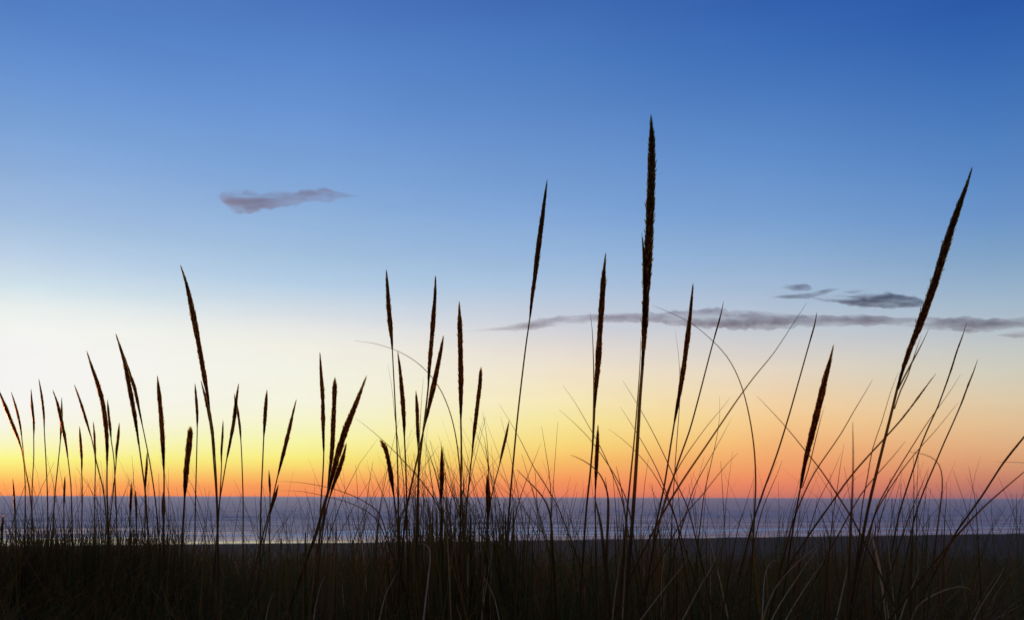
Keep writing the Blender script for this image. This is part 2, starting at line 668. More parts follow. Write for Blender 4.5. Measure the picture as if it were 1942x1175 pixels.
def frames(path):
    res = []
    n = len(path)
    ref = Vector((0, 1, 0))
    for i in range(n):
        tg = (path[min(i + 1, n - 1)] - path[max(i - 1, 0)]).normalized()
        a = tg.cross(ref)
        if a.length < 1e-4:
            a = Vector((1, 0, 0))
        a.normalize()
        b = tg.cross(a).normalized()
        res.append((tg, a, b))
    return res


def tube(path, radf, sides=6, flat=1.0):
    verts, faces = [], []
    n = len(path)
    for i, (p, (tg, a, b)) in enumerate(zip(path, frames(path))):
        r = radf(i / (n - 1))
        for k in range(sides):
            an = 2 * math.pi * k / sides
            verts.append(p + a * (math.cos(an) * r) + b * (math.sin(an) * r * flat))
    for i in range(n - 1):
        for k in range(sides):
            k2 = (k + 1) % sides
            faces.append((i * sides + k, i * sides + k2, (i + 1) * sides + k2, (i + 1) * sides + k))
    faces.append(tuple(range(sides - 1, -1, -1)))
    faces.append(tuple((n - 1) * sides + k for k in range(sides)))
    return verts, faces


def profile(t, blunt):
    # t = 0 at the tip, 1 at the foot of the head
    tip = min(1.0, .16 + .84 * (t / blunt) ** .72) if t < blunt else 1.0
    foot = 1.0 if t < .64 else 1 - .62 * ((t - .64) / .36) ** 1.2
    return tip * foot


def seed_head(path, rmax, blunt, seed, rough=1.0):
    """spike of overlapping spikelets on a knobbly core; path runs from tip to foot"""
    R = random.Random(seed)
    n = len(path)
    L = sum((path[i + 1] - path[i]).length for i in range(n - 1))
    ph = R.uniform(0, 50)

    def rad(t):
        return rmax * profile(t, blunt) * (1 + .20 * noise.noise((t * L / rmax * .13, ph, 0)) + .16 * noise.noise((t * L / rmax * .4, ph, 5)))
    verts, faces = tube(path, lambda t: rad(t) * .74, 8)
    fr = frames(path)
    rings = max(10, int(L / (rmax * .42)))
    for i in range(rings):
        t = (i + .5) / rings
        r = rad(t)
        m = 8 if r > .5 * rmax else 5
        a0 = R.uniform(0, 6.28)
        for k in range(m):
            tt = min(.999, max(0, t + R.uniform(-.5, .5) / rings))
            f = tt * (n - 1)
            j = int(f)
            p = path[j].lerp(path[min(j + 1, n - 1)], f - j)
            tg, a, b = fr[j]
            up = -tg
            an = a0 + 6.283 * k / m + R.uniform(-.3, .3)
            o = a * math.cos(an) + b * math.sin(an)
            s = o.cross(up).normalized()
            ln = rmax * R.uniform(1.1, 1.9)
            out_ = R.uniform(.76, .98) + (R.random() < .07 * rough) * R.uniform(.1, .4)
            root = p + o * r * .50
            tip = p + up * ln + o * r * out_
            wdt = r * R.uniform(.26, .40)
            mid = root.lerp(tip, .5)
            c = len(verts)
            verts += [root, mid + s * wdt, mid + o * r * .22, mid - s * wdt, tip]
            faces += [(c, c + 1, c + 2), (c, c + 2, c + 3), (c + 1, c + 4, c + 2), (c + 2, c + 4, c + 3)]
    # the frayed tip
    tg, a, b = fr[0]
    for k in range(3):
        tip = path[0] - tg * rmax * R.uniform(.6, 1.8) + a * rmax * R.uniform(-.18, .18)
        c = len(verts)
        w = rmax * .09
        verts += [path[0] + a * w, path[0] - a * w, path[0] + b * w, tip]
        faces += [(c, c + 1, c + 3), (c + 1, c + 2, c + 3), (c + 2, c, c + 3)]
    return verts, faces


def leaf_mesh(path, w):
    """a rolled leaf: flattened, tapering from its foot (path end) to a point (path start)"""
    return tube(path, lambda t: w * .5 * (.12 + .88 * min(1, t / .55) ** .8), 5, .6)


NS = [0]


def stalk(head, stem, w, label, d=None, sw=None, blunt=.36, leaves=(), rough=1.0, group=None, hx=1.0):
    """flowering stalk: head and stem are picture points from the tip down, w the head's width there"""
    NS[0] += 1
    if d is None:
        d = .0135 * F / w * random.uniform(.9, 1.1)
        d = min(6.2, max(1.25, d))
    k = d / F
    lean = random.uniform(-.05, .05) * d
    allp = list(head) + list(stem)
    y0, y1 = allp[0][1], allp[-1][1]

    def P(pt):
        return at(pt[0], pt[1], d + lean * (y1 - pt[1]) / max(1, y1 - y0))
    hp = smooth_path([P(q) for q in head], max(.003, w * k * .35))
    sp = smooth_path([P(q) for q in [head[-2], head[-1]] + list(stem)], .02)
    ex = to_ground(sp, d)
    sp = sp + ex
    base = Vector((sp[-1].x, sp[-1].y, ground_z(sp[-1].x, sp[-1].y)))
    root = bpy.data.objects.new('grass_stalk', None)
    root.empty_display_size = .03
    root.location = base
    COL.objects.link(root)
    tag(root, label, 'grass stalk', group or 'flowering grass stalks on the dune')
    sw = sw or max(2.6, .36 * w)
    r0 = sw * k * .5
    v, f = tube(sp, lambda t: r0 * (.72 + .5 * t), 6)
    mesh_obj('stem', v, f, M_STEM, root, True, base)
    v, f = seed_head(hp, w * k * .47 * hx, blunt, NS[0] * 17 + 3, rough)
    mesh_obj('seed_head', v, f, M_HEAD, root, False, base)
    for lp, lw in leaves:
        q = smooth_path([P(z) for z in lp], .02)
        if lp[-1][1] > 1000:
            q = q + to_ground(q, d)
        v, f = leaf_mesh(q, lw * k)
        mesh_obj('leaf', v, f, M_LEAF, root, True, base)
    return root


def blade(pts, w, d, label, mat=None, group=None, down=True):
    k = d / F
    lean = random.uniform(-.06, .06) * d
    y0, y1 = min(p[1] for p in pts), max(p[1] for p in pts)
    pp = [at(q[0], q[1], d + lean * (y1 - q[1]) / max(1, y1 - y0)) for q in pts]
    path = smooth_path(pp, .015)
    if down:
        path = path + to_ground(path, d)
    base = Vector((path[-1].x, path[-1].y, ground_z(path[-1].x, path[-1].y)))
    v, f = leaf_mesh(path, w * k)
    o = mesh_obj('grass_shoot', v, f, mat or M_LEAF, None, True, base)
    tag(o, label, 'grass shoot', group or 'single grass blades on the dune')
    return o


# ------------------------------------------------------------------ the flowering stalks, left to right
stalk([(-4, 736), (8, 765), (22, 800), (34, 830), (42, 856)], [(47, 895), (48, 950), (47, 1010)], 7.5,
      'seed stalk cut by the left edge, bending left, first stalk of all')
stalk([(22, 745), (31, 775), (38, 805), (42, 835)], [(47, 880), (56, 930), (62, 990), (66, 1040)], 5,
      'slim seed stalk whose head joins the edge stalk in a V at far left')
stalk([(59, 740), (61, 770), (64, 800), (64, 830)], [(64, 870), (61, 930), (60, 1040)], 5.5,
      'short straight slim stalk, third from the left edge')
stalk([(74, 720), (79, 750), (83, 785), (84, 815)], [(87, 870), (90, 940), (91, 1040)], 5,
      'slim upright stalk, highest of the first four at the left edge')
stalk([(101, 742), (109, 765), (117, 800), (124, 835), (129, 870)], [(134, 915), (136, 960), (138, 1040)], 7,
      'left leaning stalk crossed by a thinner one in an X near the left edge')
stalk([(117, 756), (117, 785), (116, 810), (114, 840)], [(110, 880), (104, 940), (98, 1040)], 5,
      'thinner stalk crossing a left leaning one in an X shape near the left edge')
stalk([(151, 811), (153, 840), (155, 870), (155, 895)], [(156, 940), (154, 1040)], 6,
      'low straight stalk standing between the X crossing and the bent pair at left')
stalk([(142, 732), (152, 760), (163, 795), (174, 832)], [(184, 880), (196, 930), (203, 1000)], 5.5,
      'stalk with a straight head tilted left, just left of the stout dark leaning head')
stalk([(177, 801), (179, 825), (180, 850), (181, 880)], [(180, 930), (179, 1040)], 5,
      'small stalk meeting the foot of a tilted head in a Y at left')
stalk([(166, 670), (175, 698), (186, 730), (195, 765), (200, 800), (203, 840), (203, 886)], [(203, 930), (206, 1040)], 10,
      'stout dark stalk curving left, third highest at the left of the photo')
stalk([(204, 760), (206, 785), (209, 812), (211, 835)], [(216, 870), (219, 930), (223, 1040)], 5.5,
      'thin stalk whose tip pokes out right of the stout curved head at left')
stalk([(226, 804), (224, 830), (221, 855), (220, 878)], [(216, 920), (209, 980), (202, 1040)], 6,
      'short stalk tilted slightly right, between the stout curved head and the split pair')
stalk([(221, 637), (230, 665), (239, 700), (247, 742), (255, 785), (264, 846)], [(270, 890), (276, 940), (282, 1040)], 9.5,
      'tall left leaning stalk, front one of the split pair of heads at left')
stalk([(233, 668), (243, 700), (255, 735), (263, 772), (270, 806)], [(279, 850), (287, 894), (296, 960), (302, 1030)], 7.5,
      'second stalk of the split pair, its head parting to the right at left')
stalk([(279, 860), (278, 885), (276, 910), (275, 935)], [(275, 980), (273, 1040)], 6,
      'low stalk under the split pair, reaching only just above the horizon')
stalk([(299, 718), (302, 750), (306, 795), (309, 845), (311, 895)], [(311, 940), (310, 1040)], 10.5,
      'straight thick nearly upright stalk right of the split pair of heads', blunt=.25)
stalk([(310, 936), (310, 955), (310, 972), (309, 992)], [(309, 1010), (308, 1050)], 9,
      'dark low head wholly against the sea beneath a straight thick stalk at left', d=3.0)
stalk([(361, 814), (359, 840), (355, 875), (352, 910), (350, 945)], [(348, 980), (344, 1045)], 13,
      'short plump ragged seed head left of the tall left leaning stalk', blunt=.09, d=2.2)
stalk([(370, 730), (372, 755), (374, 785), (374, 815)], [(373, 860), (371, 940), (369, 1040)], 6,
      'slim straight stalk just left of the tall left leaning one')
stalk([(344, 508), (354, 540), (365, 590), (376, 648), (386, 705), (393, 745), (397, 772)], [(401, 815), (406, 880), (411, 950), (413, 1045)], 13,
      'tallest stalk of the left half, leaning left, its tip up in the pale blue', sw=4)
stalk([(382, 725), (390, 755), (398, 790), (404, 830), (408, 868)], [(411, 920), (413, 985), (414, 1045)], 8,
      'stalk whose tip shows left of the tall leaning stem and then hides it', d=2.9)
stalk([(423, 799), (422, 825), (420, 855), (420, 882)], [(418, 925), (414, 990), (411, 1040)], 5,
      'thin low stalk between the tall leaning stem and the forked head')
stalk([(452, 731), (448, 760), (444, 795), (437, 835), (430, 870)], [(424, 905), (416, 955), (410, 1030)], 8,
      'stalk with a forked tip tilting right, near the tall left leaning one',
      leaves=[([(444, 745), (446, 765), (445, 785)], 4)])
stalk([(447, 752), (451, 780), (455, 810), (457, 838)], [(459, 880), (461, 950), (461, 1045)], 5.5,
      'thin stalk falling right from behind the forked head')
stalk([(506, 743), (504, 770), (502, 800), (500, 832)], [(498, 880), (495, 950), (493, 1045)], 9,
      'upright stalk standing alone in the gap left of a right leaning one')
stalk([(561, 761), (554, 790), (546, 825), (536, 865), (526, 905)], [(517, 945), (505, 990), (492, 1040)], 8.5,
      'right leaning stalk standing alone before the group of three')
stalk([(527, 922), (522, 940), (516, 958), (512, 975)], [(506, 1000), (499, 1040)], 8,
      'small dark head crossing the horizon at the foot of the lone right leaning stalk', d=3.2)
stalk([(510, 893), (511, 910), (512, 928), (512, 945)], [(512, 980), (511, 1040)], 4.5,
      'tiny low stalk between the upright one and the lone right leaning one')
stalk([(607, 673), (609, 710), (612, 755), (613, 810), (614, 858)], [(612, 905), (608, 960), (606, 1020)], 9,
      'slim upright stalk, tallest and leftmost of the group of three')
stalk([(635, 721), (634, 760), (632, 805), (630, 850), (626, 890), (622, 925)], [(616, 965), (608, 1010), (600, 1050)], 11,
      'blunt topped upright stalk in the middle of the group of three', blunt=.09, d=2.25)
stalk([(692, 721), (684, 742), (671, 775), (657, 810), (644, 850), (632, 895), (623, 930)], [(612, 965), (600, 1010), (585, 1050), (576, 1075)], 14.5,
      'thick right leaning stalk of the group of three, with tapered tip', sw=7, d=1.9)
stalk([(656, 844), (650, 868), (641, 895), (632, 920), (626, 940)], [(617, 975), (609, 1030)], 9.5,
      'shorter head leaning right, tucked under the thick right leaning one', d=2.3)
stalk([(733, 517), (735, 548), (737, 580), (740, 615), (743, 645), (744, 662)], [(747, 720), (751, 800), (754, 880), (755, 950), (755, 1030)], 11.5,
      'tall stalk with a spindle head over a long bare stem, left of centre', sw=3)
stalk([(755, 672), (759, 705), (763, 750), (766, 795), (767, 832)], [(769, 870), (771, 940), (772, 1030)], 10,
      'dark stalk right beside the long bare stem, its head starting lower')
stalk([(724, 838), (731, 850), (737, 875), (742, 905), (747, 940)], [(752, 985), (757, 1035)], 10.5,
      'stubby head with a bent hooked tip just above the horizon', blunt=.09, d=2.4)
stalk([(789, 744), (791, 775), (792, 810), (793, 850)], [(793, 900), (792, 1030)], 8.5,
      'short dark head at the left of the dense central clump', d=2.5)
stalk([(826, 528), (825, 560), (822, 600), (819, 640), (816, 675), (814, 700), (812, 735)], [(807, 780), (801, 830), (795, 885), (792, 950), (790, 1030)], 12,
      'tall stalk of the central clump with a long narrow foot under its head', d=2.1)
stalk([(840, 642), (835, 670), (828, 705), (820, 742), (812, 778), (805, 808)], [(798, 838), (790, 875), (780, 920), (771, 965), (764, 1030)], 11,
      'right leaning stalk crossing in front of the tall central one', d=2.0)
stalk([(871, 578), (872, 615), (873, 660), (874, 710), (874, 760), (874, 798)], [(875, 850), (874, 930), (872, 1035)], 11.5,
      'straight upright dark stalk right of the central crossing pair', blunt=.22)
stalk([(912, 700), (910, 730), (906, 762), (902, 797), (899, 822), (895, 862)], [(891, 900), (886, 950), (880, 1035)], 9,
      'slightly right tilted stalk, right of the straight upright dark one', blunt=.09)
stalk([(838, 852), (838, 875), (838, 905), (837, 945)], [(836, 985), (835, 1050)], 10,
      'dark pointed shoot standing like a spear on the horizon in the centre', d=2.2)
stalk([(965, 800), (960, 825), (953, 855), (947, 882)], [(937, 920), (929, 960), (922, 1030)], 6,
      'small loose head tilted right, just left of the long leaning stem at centre', rough=3)
stalk([(924, 903), (925, 930), (926, 960), (925, 990)], [(923, 1015), (921, 1050)], 10,
      'thick low shoot in the central clump, topping out just over the horizon', d=2.3)
stalk([(1037, 347), (1032, 385), (1027, 425), (1021, 470), (1015, 520), (1009, 565), (1005, 602)], [(998, 650), (990, 715), (981, 795), (973, 880), (966, 960), (961, 1035)], 12,
      'very tall right leaning stalk at centre with a long bare curved stem', sw=3.6, d=2.0)
stalk([(1148, 488), (1145, 520), (1142, 565), (1138, 625), (1134, 690), (1130, 740), (1128, 772)], [(1125, 830), (1119, 900), (1112, 965), (1107, 1035)], 14,
      'dark tall stalk just left of the tallest one', sw=4.2, d=1.8, blunt=.25,
      leaves=[([(1119, 592), (1123, 625), (1125, 670), (1126, 720), (1125, 790), (1123, 850)], 2.6)])
stalk([(1134, 810), (1133, 840), (1131, 880), (1129, 930)], [(1129, 980), (1130, 1050)], 9,
      'short head hugging the foot of the dark tall stalk at right of centre', d=1.9)
stalk([(1235, 228), (1236, 262), (1236, 300), (1235, 350), (1233, 400), (1231, 450), (1228, 500), (1226, 545), (1224, 590), (1222, 630), (1220, 665), (1218, 700)],
      [(1214, 750), (1210, 820), (1206, 890), (1202, 950), (1197, 1020), (1194, 1050)], 18.5,
      'tallest and thickest seed stalk, rising above all the others', sw=7.5, d=1.45, rough=2.2, blunt=.15,
      leaves=[([(1217, 440), (1219, 470), (1220, 500)], 3), ([(1215, 638), (1214, 680), (1211, 730), (1204, 820), (1196, 900), (1190, 960), (1184, 1030)], 5),
              ([(1219, 450), (1222, 500), (1223, 560), (1221, 620)], 7)])
stalk([(1314, 543), (1311, 575), (1307, 615), (1302, 655), (1296, 700), (1288, 750), (1279, 800)], [(1271, 850), (1259, 925), (1246, 985), (1238, 1040)], 12,
      'dark stalk with a needle tip right of the tallest one', sw=4, d=1.9)
stalk([(1579, 662), (1573, 688), (1565, 718), (1555, 760), (1544, 805), (1534, 845), (1525, 885), (1518, 925)], [(1513, 950), (1506, 990), (1498, 1040)], 14,
      'dark spindle headed stalk leaning right, below the slate cloud', sw=4, d=1.8,
      leaves=[([(1564, 770), (1555, 800), (1545, 840), (1533, 890), (1521, 925)], 2)])
stalk([(1841, 326), (1833, 352), (1821, 385), (1807, 425), (1792, 472), (1777, 522), (1760, 573), (1743, 618), (1727, 658), (1714, 695), (1702, 735)],
      [(1690, 785), (1676, 840), (1660, 905), (1645, 970), (1632, 1040)], 17.5,
      'big long seed stalk leaning far right, alone at the right side', sw=6.5, d=1.5, rough=1.6,
      leaves=[([(1762, 622), (1748, 652), (1732, 682), (1716, 712), (1703, 738)], 3.2), ([(1748, 634), (1735, 670), (1722, 710), (1708, 740), (1696, 775)], 2.6),
              ([(1704, 705), (1690, 740), (1672, 800), (1655, 850), (1645, 905), (1635, 960), (1628, 1030)], 3.2)])
# slim flowering stems of the right side
stalk([(1549, 593), (1545, 615), (1538, 640), (1530, 668)], [(1514, 725), (1494, 795), (1472, 865), (1448, 930), (1425, 1000), (1412, 1050)], 6.5,
      'slim stem with a small dark top, left of the spindle headed leaning stalk', d=2.4, sw=3.4, hx=.56)
stalk([(1372, 573), (1366, 600), (1357, 632), (1348, 665)], [(1335, 715), (1322, 765), (1308, 815), (1292, 860), (1275, 910), (1256, 970), (1240, 1040)], 6,
      'slim stem with a thin top right of the needle tipped stalk', d=2.6, sw=3.4, hx=.56)
stalk([(1833, 612), (1826, 635), (1815, 665), (1804, 700), (1790, 740), (1778, 772)], [(1765, 800), (1748, 840), (1735, 880), (1720, 925), (1705, 975), (1692, 1040)], 6.5,
      'slim rough topped stem reaching up into the long cloud at far right', d=2.3, sw=3.4, hx=.56)
stalk([(1854, 682), (1846, 705), (1836, 730), (1823, 765), (1808, 800)], [(1790, 840), (1773, 880), (1752, 930), (1735, 980), (1722, 1040)], 6.5,
      'slim rough topped stem at far right, below the long cloud', d=2.3, sw=3.4, hx=.56)
stalk([(1774, 709), (1762, 725), (1745, 748), (1725, 775), (1705, 800), (1680, 828)], [(1655, 855), (1628, 885), (1600, 920), (1572, 960), (1540, 1005)], 6.5,
      'slim top slanting steeply right across the big leaning stem', d=1.7, sw=3.6, hx=.54)
stalk([(1956, 808), (1942, 828), (1920, 855), (1898, 884), (1880, 912)], [(1862, 940), (1838, 974), (1815, 1006), (1797, 1040)], 7,
      'stout slanting stem cut by the right edge above the horizon', d=2.3, sw=4.4, hx=.62)
# little heads mostly against the sea at the left
for (a, b, c, w, lab) in [
        ((24, 907), (27, 945), (29, 985), 6, 'small low head poking just over the horizon near the left edge'),
        ((123, 904), (122, 932), (121, 962), 6.5, 'small low head between the X crossing and its neighbour, at the horizon'),
        ((249, 916), (248, 945), (246, 980), 6.5, 'small low head left of the twin one under the split pair'),
        ((257, 931), (258, 955), (259, 988), 6.5, 'small low head just under the horizon line, right of its twin'),
        ((6, 978), (4, 1000), (2, 1025), 7, 'dark low head against the surf right at the left edge')]:
    stalk([a, ((a[0] + b[0]) / 2, (a[1] + b[1]) / 2), b, c], [(c[0] + .5, c[1] + 25), (c[0] + 1, c[1] + 60)], w, lab, d=3.6, hx=.75, sw=2.6)

# ------------------------------------------------------------------ single blades one can tell apart
B = blade
B([(672, 646), (710, 651), (758, 667), (798, 693), (830, 730), (850, 772), (863, 820), (871, 880), (876, 950), (880, 1030)], 3, 2.0,
  'long thin blade arching left high over the central clump')
B([(1237, 579), (1270, 592), (1310, 612), (1345, 640), (1378, 675), (1402, 720), (1418, 775), (1429, 840), (1433, 905), (1431, 970), (1427, 1040)], 3.6, 1.7,
  'long blade arching left in a wide bow right of the tallest stalk')
B([(1530, 574), (1505, 612), (1468, 668), (1432, 712), (1400, 755), (1368, 802), (1332, 855), (1300, 902), (1270, 950), (1240, 1005)], 4.2, 1.6,
  'long straight blade slanting up to the right, crossing the wide bow')
B([(1435, 750), (1462, 778), (1493, 812), (1528, 855), (1556, 890), (1588, 938), (1622, 993), (1645, 1040)], 4, 1.6,
  'blade slanting up to the left behind the spindle headed stalk')
B([(1655, 719), (1640, 745), (1620, 778), (1596, 820), (1570, 858), (1545, 895), (1525, 935), (1505, 985), (1490, 1040)], 3.8, 1.8,
  'blade slanting right between the spindle headed stalk and the big leaning one')
B([(1280, 627), (1286, 665), (1289, 710), (1289, 760), (1284, 830)], 2, 2.2,
  'short hair thin blade left of the needle tipped stalk')
B([(735, 690), (741, 720), (746, 760), (750, 800), (757, 850), (765, 910), (770, 1000)], 2, 2.2,
  'hair thin blade just left of the long bare central stem')
B([(1181, 721), (1208, 765), (1236, 815), (1262, 868), (1285, 920), (1305, 965), (1322, 1030)], 3, 1.8,
  'blade leaning left through the tallest stem, highest of three such')
B([(1176, 770), (1200, 808), (1224, 848), (1246, 890), (1264, 935), (1282, 985), (1292, 1040)], 3, 1.9,
  'blade leaning left behind the tallest stem, middle one of three such')
B([(1154, 813), (1180, 832), (1208, 858), (1236, 892), (1258, 930), (1276, 970), (1296, 1030)], 2.8, 1.8,
  'blade leaning left behind the tallest stem, lowest of three such')
B([(1067, 730), (1090, 762), (1115, 805), (1140, 850), (1162, 900), (1180, 950), (1195, 1030)], 2.8, 2.0,
  'left leaning blade whose tip is left of the dark tall stalk, upper one')
B([(1060, 776), (1085, 798), (1115, 828), (1145, 868), (1172, 912), (1190, 955), (1204, 1030)], 3, 1.9,
  'left leaning blade whose tip is left of the dark tall stalk, lower one')
B([(1082, 862), (1105, 872), (1130, 890), (1146, 915), (1154, 950), (1153, 1000), (1150, 1045)], 5.5, 1.6,
  'broad dark blade bent over left behind the short head at right of centre')
B([(946, 765), (968, 800), (990, 840), (1012, 885), (1035, 920), (1060, 965), (1085, 1030)], 2.8, 2.0,
  'blade leaning left across the long bare curved stem at centre')
B([(1026, 840), (1014, 870), (1000, 905), (986, 945), (976, 985), (968, 1040)], 3, 2.1,
  'short blade slanting right, right of the long curved stem at centre')
B([(1027, 807), (1034, 850), (1041, 895), (1045, 945), (1045, 1035)], 2.8, 2.2,
  'upright thin blade alone right of the long curved stem at centre')
B([(980, 890), (1005, 915), (1028, 940), (1042, 970), (1046, 1005), (1048, 1045)], 7, 1.5,
  'broad dark blade against the sea, bent left right of centre')
B([(675, 793), (700, 812), (732, 840), (764, 872), (798, 910), (828, 955), (850, 1010)], 3, 1.9,
  'blade slanting left from the thick leaning head into the central clump')
B([(528, 912), (565, 914), (610, 921), (650, 932), (690, 950), (720, 975), (738, 1030)], 2.8, 2.0,
  'thin blade arching flat to the left just above the horizon')
B([(530, 930), (570, 931), (620, 941), (668, 955), (712, 982), (735, 1030)], 2.6, 2.1,
  'thin blade lying almost flat to the left right on the horizon')
B([(1400, 858), (1378, 880), (1352, 912), (1330, 940), (1305, 968), (1280, 1010)], 3.4, 1.7,
  'short blade slanting right with its tip inside the wide bow')
B([(1385, 753), (1368, 775), (1345, 802), (1318, 838), (1290, 880), (1266, 930), (1248, 1000)], 3, 2.0,
  'slanting right blade under the long straight one, faint and shorter')
B([(1387, 793), (1372, 822), (1352, 858), (1334, 890), (1316, 925), (1298, 980)], 2.6, 2.2,
  'lowest of three faint blades slanting right left of the wide bow')
B([(1364, 750), (1365, 785), (1359, 830), (1348, 880), (1335, 940), (1325, 1020)], 2.4, 2.4,
  'faint near upright blade among those slanting right left of the wide bow')
B([(1484, 872), (1474, 898), (1462, 925), (1446, 965), (1432, 1020)], 3.2, 1.9,
  'short blade slanting right close to the slim stem with a dark top')
B([(1822, 709), (1806, 735), (1785, 765), (1758, 802), (1735, 838), (1710, 878), (1685, 920), (1662, 965), (1645, 1030)], 3.2, 1.8,
  'bare slanting blade crossing the two rough topped stems, upper one')
B([(1818, 762), (1800, 784), (1775, 815), (1745, 848), (1715, 885), (1688, 925), (1662, 970), (1640, 1030)], 3, 1.8,
  'bare slanting blade crossing the two rough topped stems, lower one')
B([(1717, 836), (1702, 855), (1682, 878), (1658, 905), (1632, 938), (1605, 985)], 3.6, 1.6,
  'short blade slanting right out of the foot of the big leaning stem')
B([(1601, 840), (1594, 880), (1588, 925), (1580, 975), (1574, 1030)], 2.8, 2.0,
  'upright thin blade between the spindle headed stalk and the big leaning one, taller')
B([(1595, 858), (1582, 890), (1570, 915), (1552, 950), (1536, 1000)], 2.4, 2.2,
  'faint thin blade slanting right between the two leaning right side stalks')
B([(1724, 856), (1752, 861), (1774, 872), (1785, 892), (1787, 925), (1782, 970), (1774, 1030)], 4.5, .95,
  'blurred near blade bowed over left at the far right, above the horizon')
B([(1732, 858), (1733, 900), (1733, 950), (1730, 1040)], 3.4, 1.9,
  'upright blade standing under the bowed blurred one at far right')
B([(1617, 800), (1618, 860), (1617, 920), (1614, 980), (1611, 1045)], 8, .75,
  'broad out of focus blade standing upright left of the big leaning stem')
B([(1837, 884), (1844, 920), (1851, 960), (1855, 1030)], 3, 1.9,
  'single upright blade leaning a little left at the far right')
B([(1795, 912), (1795, 945), (1792, 980), (1790, 1030)], 2.8, 2.1,
  'thin straight upright blade beside the bowed blurred one at far right')
B([(1758, 892), (1748, 920), (1735, 950), (1722, 985), (1705, 1035)], 4, 1.7,
  'short dark blade slanting right at the foot of the rough topped stems')
B([(803, 716), (800, 750), (797, 800), (795, 850), (794, 930)], 2.6, 2.2,
  'thin upright blade left of the tall central stalk head')
B([(808, 842), (818, 872), (828, 905), (836, 950), (838, 1010)], 5, 1.9,
  'dark leaf leaning left into the spear shaped central shoot')
B([(880, 1010), (866, 960), (852, 922), (842, 895)][::-1], 5.5, 1.9,
  'dark leaf falling left right of the spear shaped central shoot')
B([(915, 780), (922, 820), (926, 870), (927, 915), (926, 980)], 3, 2.0,
  'thin curved blade above the thick low shoot in the centre')
B([(905, 800), (918, 830), (924, 870), (928, 920), (934, 990)], 2.6, 2.1,
  'thin bowed blade just behind the curved one over the thick low shoot')
B([(1127, 940), (1134, 970), (1140, 1000), (1145, 1050)], 11, 1.5,
  'broad green leaf sheath at the foot of the dark tall stalk')
B([(1148, 905), (1152, 940), (1152, 980), (1150, 1050)], 7, 1.5,
  'broad dark leaf standing beside the green sheath right of centre')
B([(1168, 882), (1176, 915), (1182, 950), (1187, 990), (1190, 1040)], 5, 1.7,
  'dark blade leaning left close to the foot of the tallest stem')
B([(1430, 905), (1413, 960), (1400, 1000), (1392, 1040)], 2.6, 2.1, 'thin blade slanting right at the foot of the wide bow')
B([(1890, 875), (1915, 876), (1945, 877), (1975, 882)][::1], 2.6, 1.6, 'thin blade lying level, cut by the right edge above the horizon')
B([(1975, 868), (1940, 896), (1900, 930), (1862, 964), (1828, 1000), (1800, 1032)], 6, 1.2,
  'second slanting leaf cut by the right edge, broad and out of focus')
# pale dry blades in front of the dark turf
PG = 'pale dry blades in the foreground'
for pts, w, lab in [
        ([(1362, 1050), (1345, 1082), (1322, 1122), (1298, 1168), (1285, 1195)], 4.5, 'pale dry blade slanting right in the turf, straight and brightest in the lower middle'),
        ([(1191, 1008), (1188, 1050), (1184, 1105), (1180, 1180)], 3.6, 'pale upright blade in the turf, right one of two below the tallest stalk'),
        ([(1180, 1018), (1174, 1070), (1166, 1130), (1160, 1185)], 3.2, 'pale upright blade in the turf, left one of two below the tallest stalk'),
        ([(1562, 1024), (1530, 1050), (1498, 1080), (1472, 1112), (1452, 1155), (1446, 1190)], 4, 'pale blade curving down left under the spindle headed stalk'),
        ([(1558, 1030), (1532, 1065), (1505, 1105), (1476, 1150), (1456, 1190)], 4, 'pale straight blade under the spindle headed stalk, left of two parallel ones'),
        ([(1580, 1038), (1556, 1072), (1528, 1112), (1498, 1160), (1482, 1190)], 4, 'pale straight blade under the spindle headed stalk, right of two parallel ones'),
        ([(1618, 1032), (1608, 1075), (1598, 1120), (1586, 1175)], 4.5, 'pale blade rising from the bottom under the big leaning stem'),
        ([(1845, 1128), (1842, 1119), (1832, 1113), (1815, 1112), (1790, 1119), (1762, 1132), (1740, 1150), (1725, 1185)], 3.5, 'whitish curled blade glinting at the lower right'),
        ([(794, 1030), (806, 1031), (814, 1040), (816, 1058), (813, 1085), (808, 1130)], 4, 'pale blade curling over left at the foot of the central clump'),
        ([(1310, 1052), (1282, 1088), (1250, 1128), (1218, 1170)], 3.2, 'faint dry blade slanting right left of the brightest one'),
        ([(752, 1085), (742, 1105), (730, 1130), (718, 1180)], 3, 'small pale blade in the turf under the long bare central stem'),
        ([(914, 1085), (926, 1108), (938, 1135), (948, 1180)], 3, 'small pale blade tilted left in the turf under the centre'),
        ([(1478, 1064), (1468, 1062), (1458, 1070), (1450, 1095), (1446, 1160)], 3.4, 'little pale hook shaped blade under the wide bow'),
        ([(520, 1120), (510, 1145), (503, 1180)], 3, 'short pale blade at the bottom, left of centre'),
        ([(616, 1092), (608, 1108), (598, 1150), (594, 1185)], 3, 'short pale blade at the bottom under the group of three'),
        ([(1745, 1070), (1735, 1100), (1718, 1140), (1705, 1180)], 4, 'dim dry blade slanting right, left of the whitish curl'),
        ([(1905, 1075), (1888, 1105), (1862, 1145), (1840, 1190)], 4, 'dim dry blade slanting right near the lower right corner')]:
    B(pts, w, random.uniform(1.25, 1.6), lab, M_PALE, PG)

# ------------------------------------------------------------------ the turf: uncountable blades, one object
SEG = 7


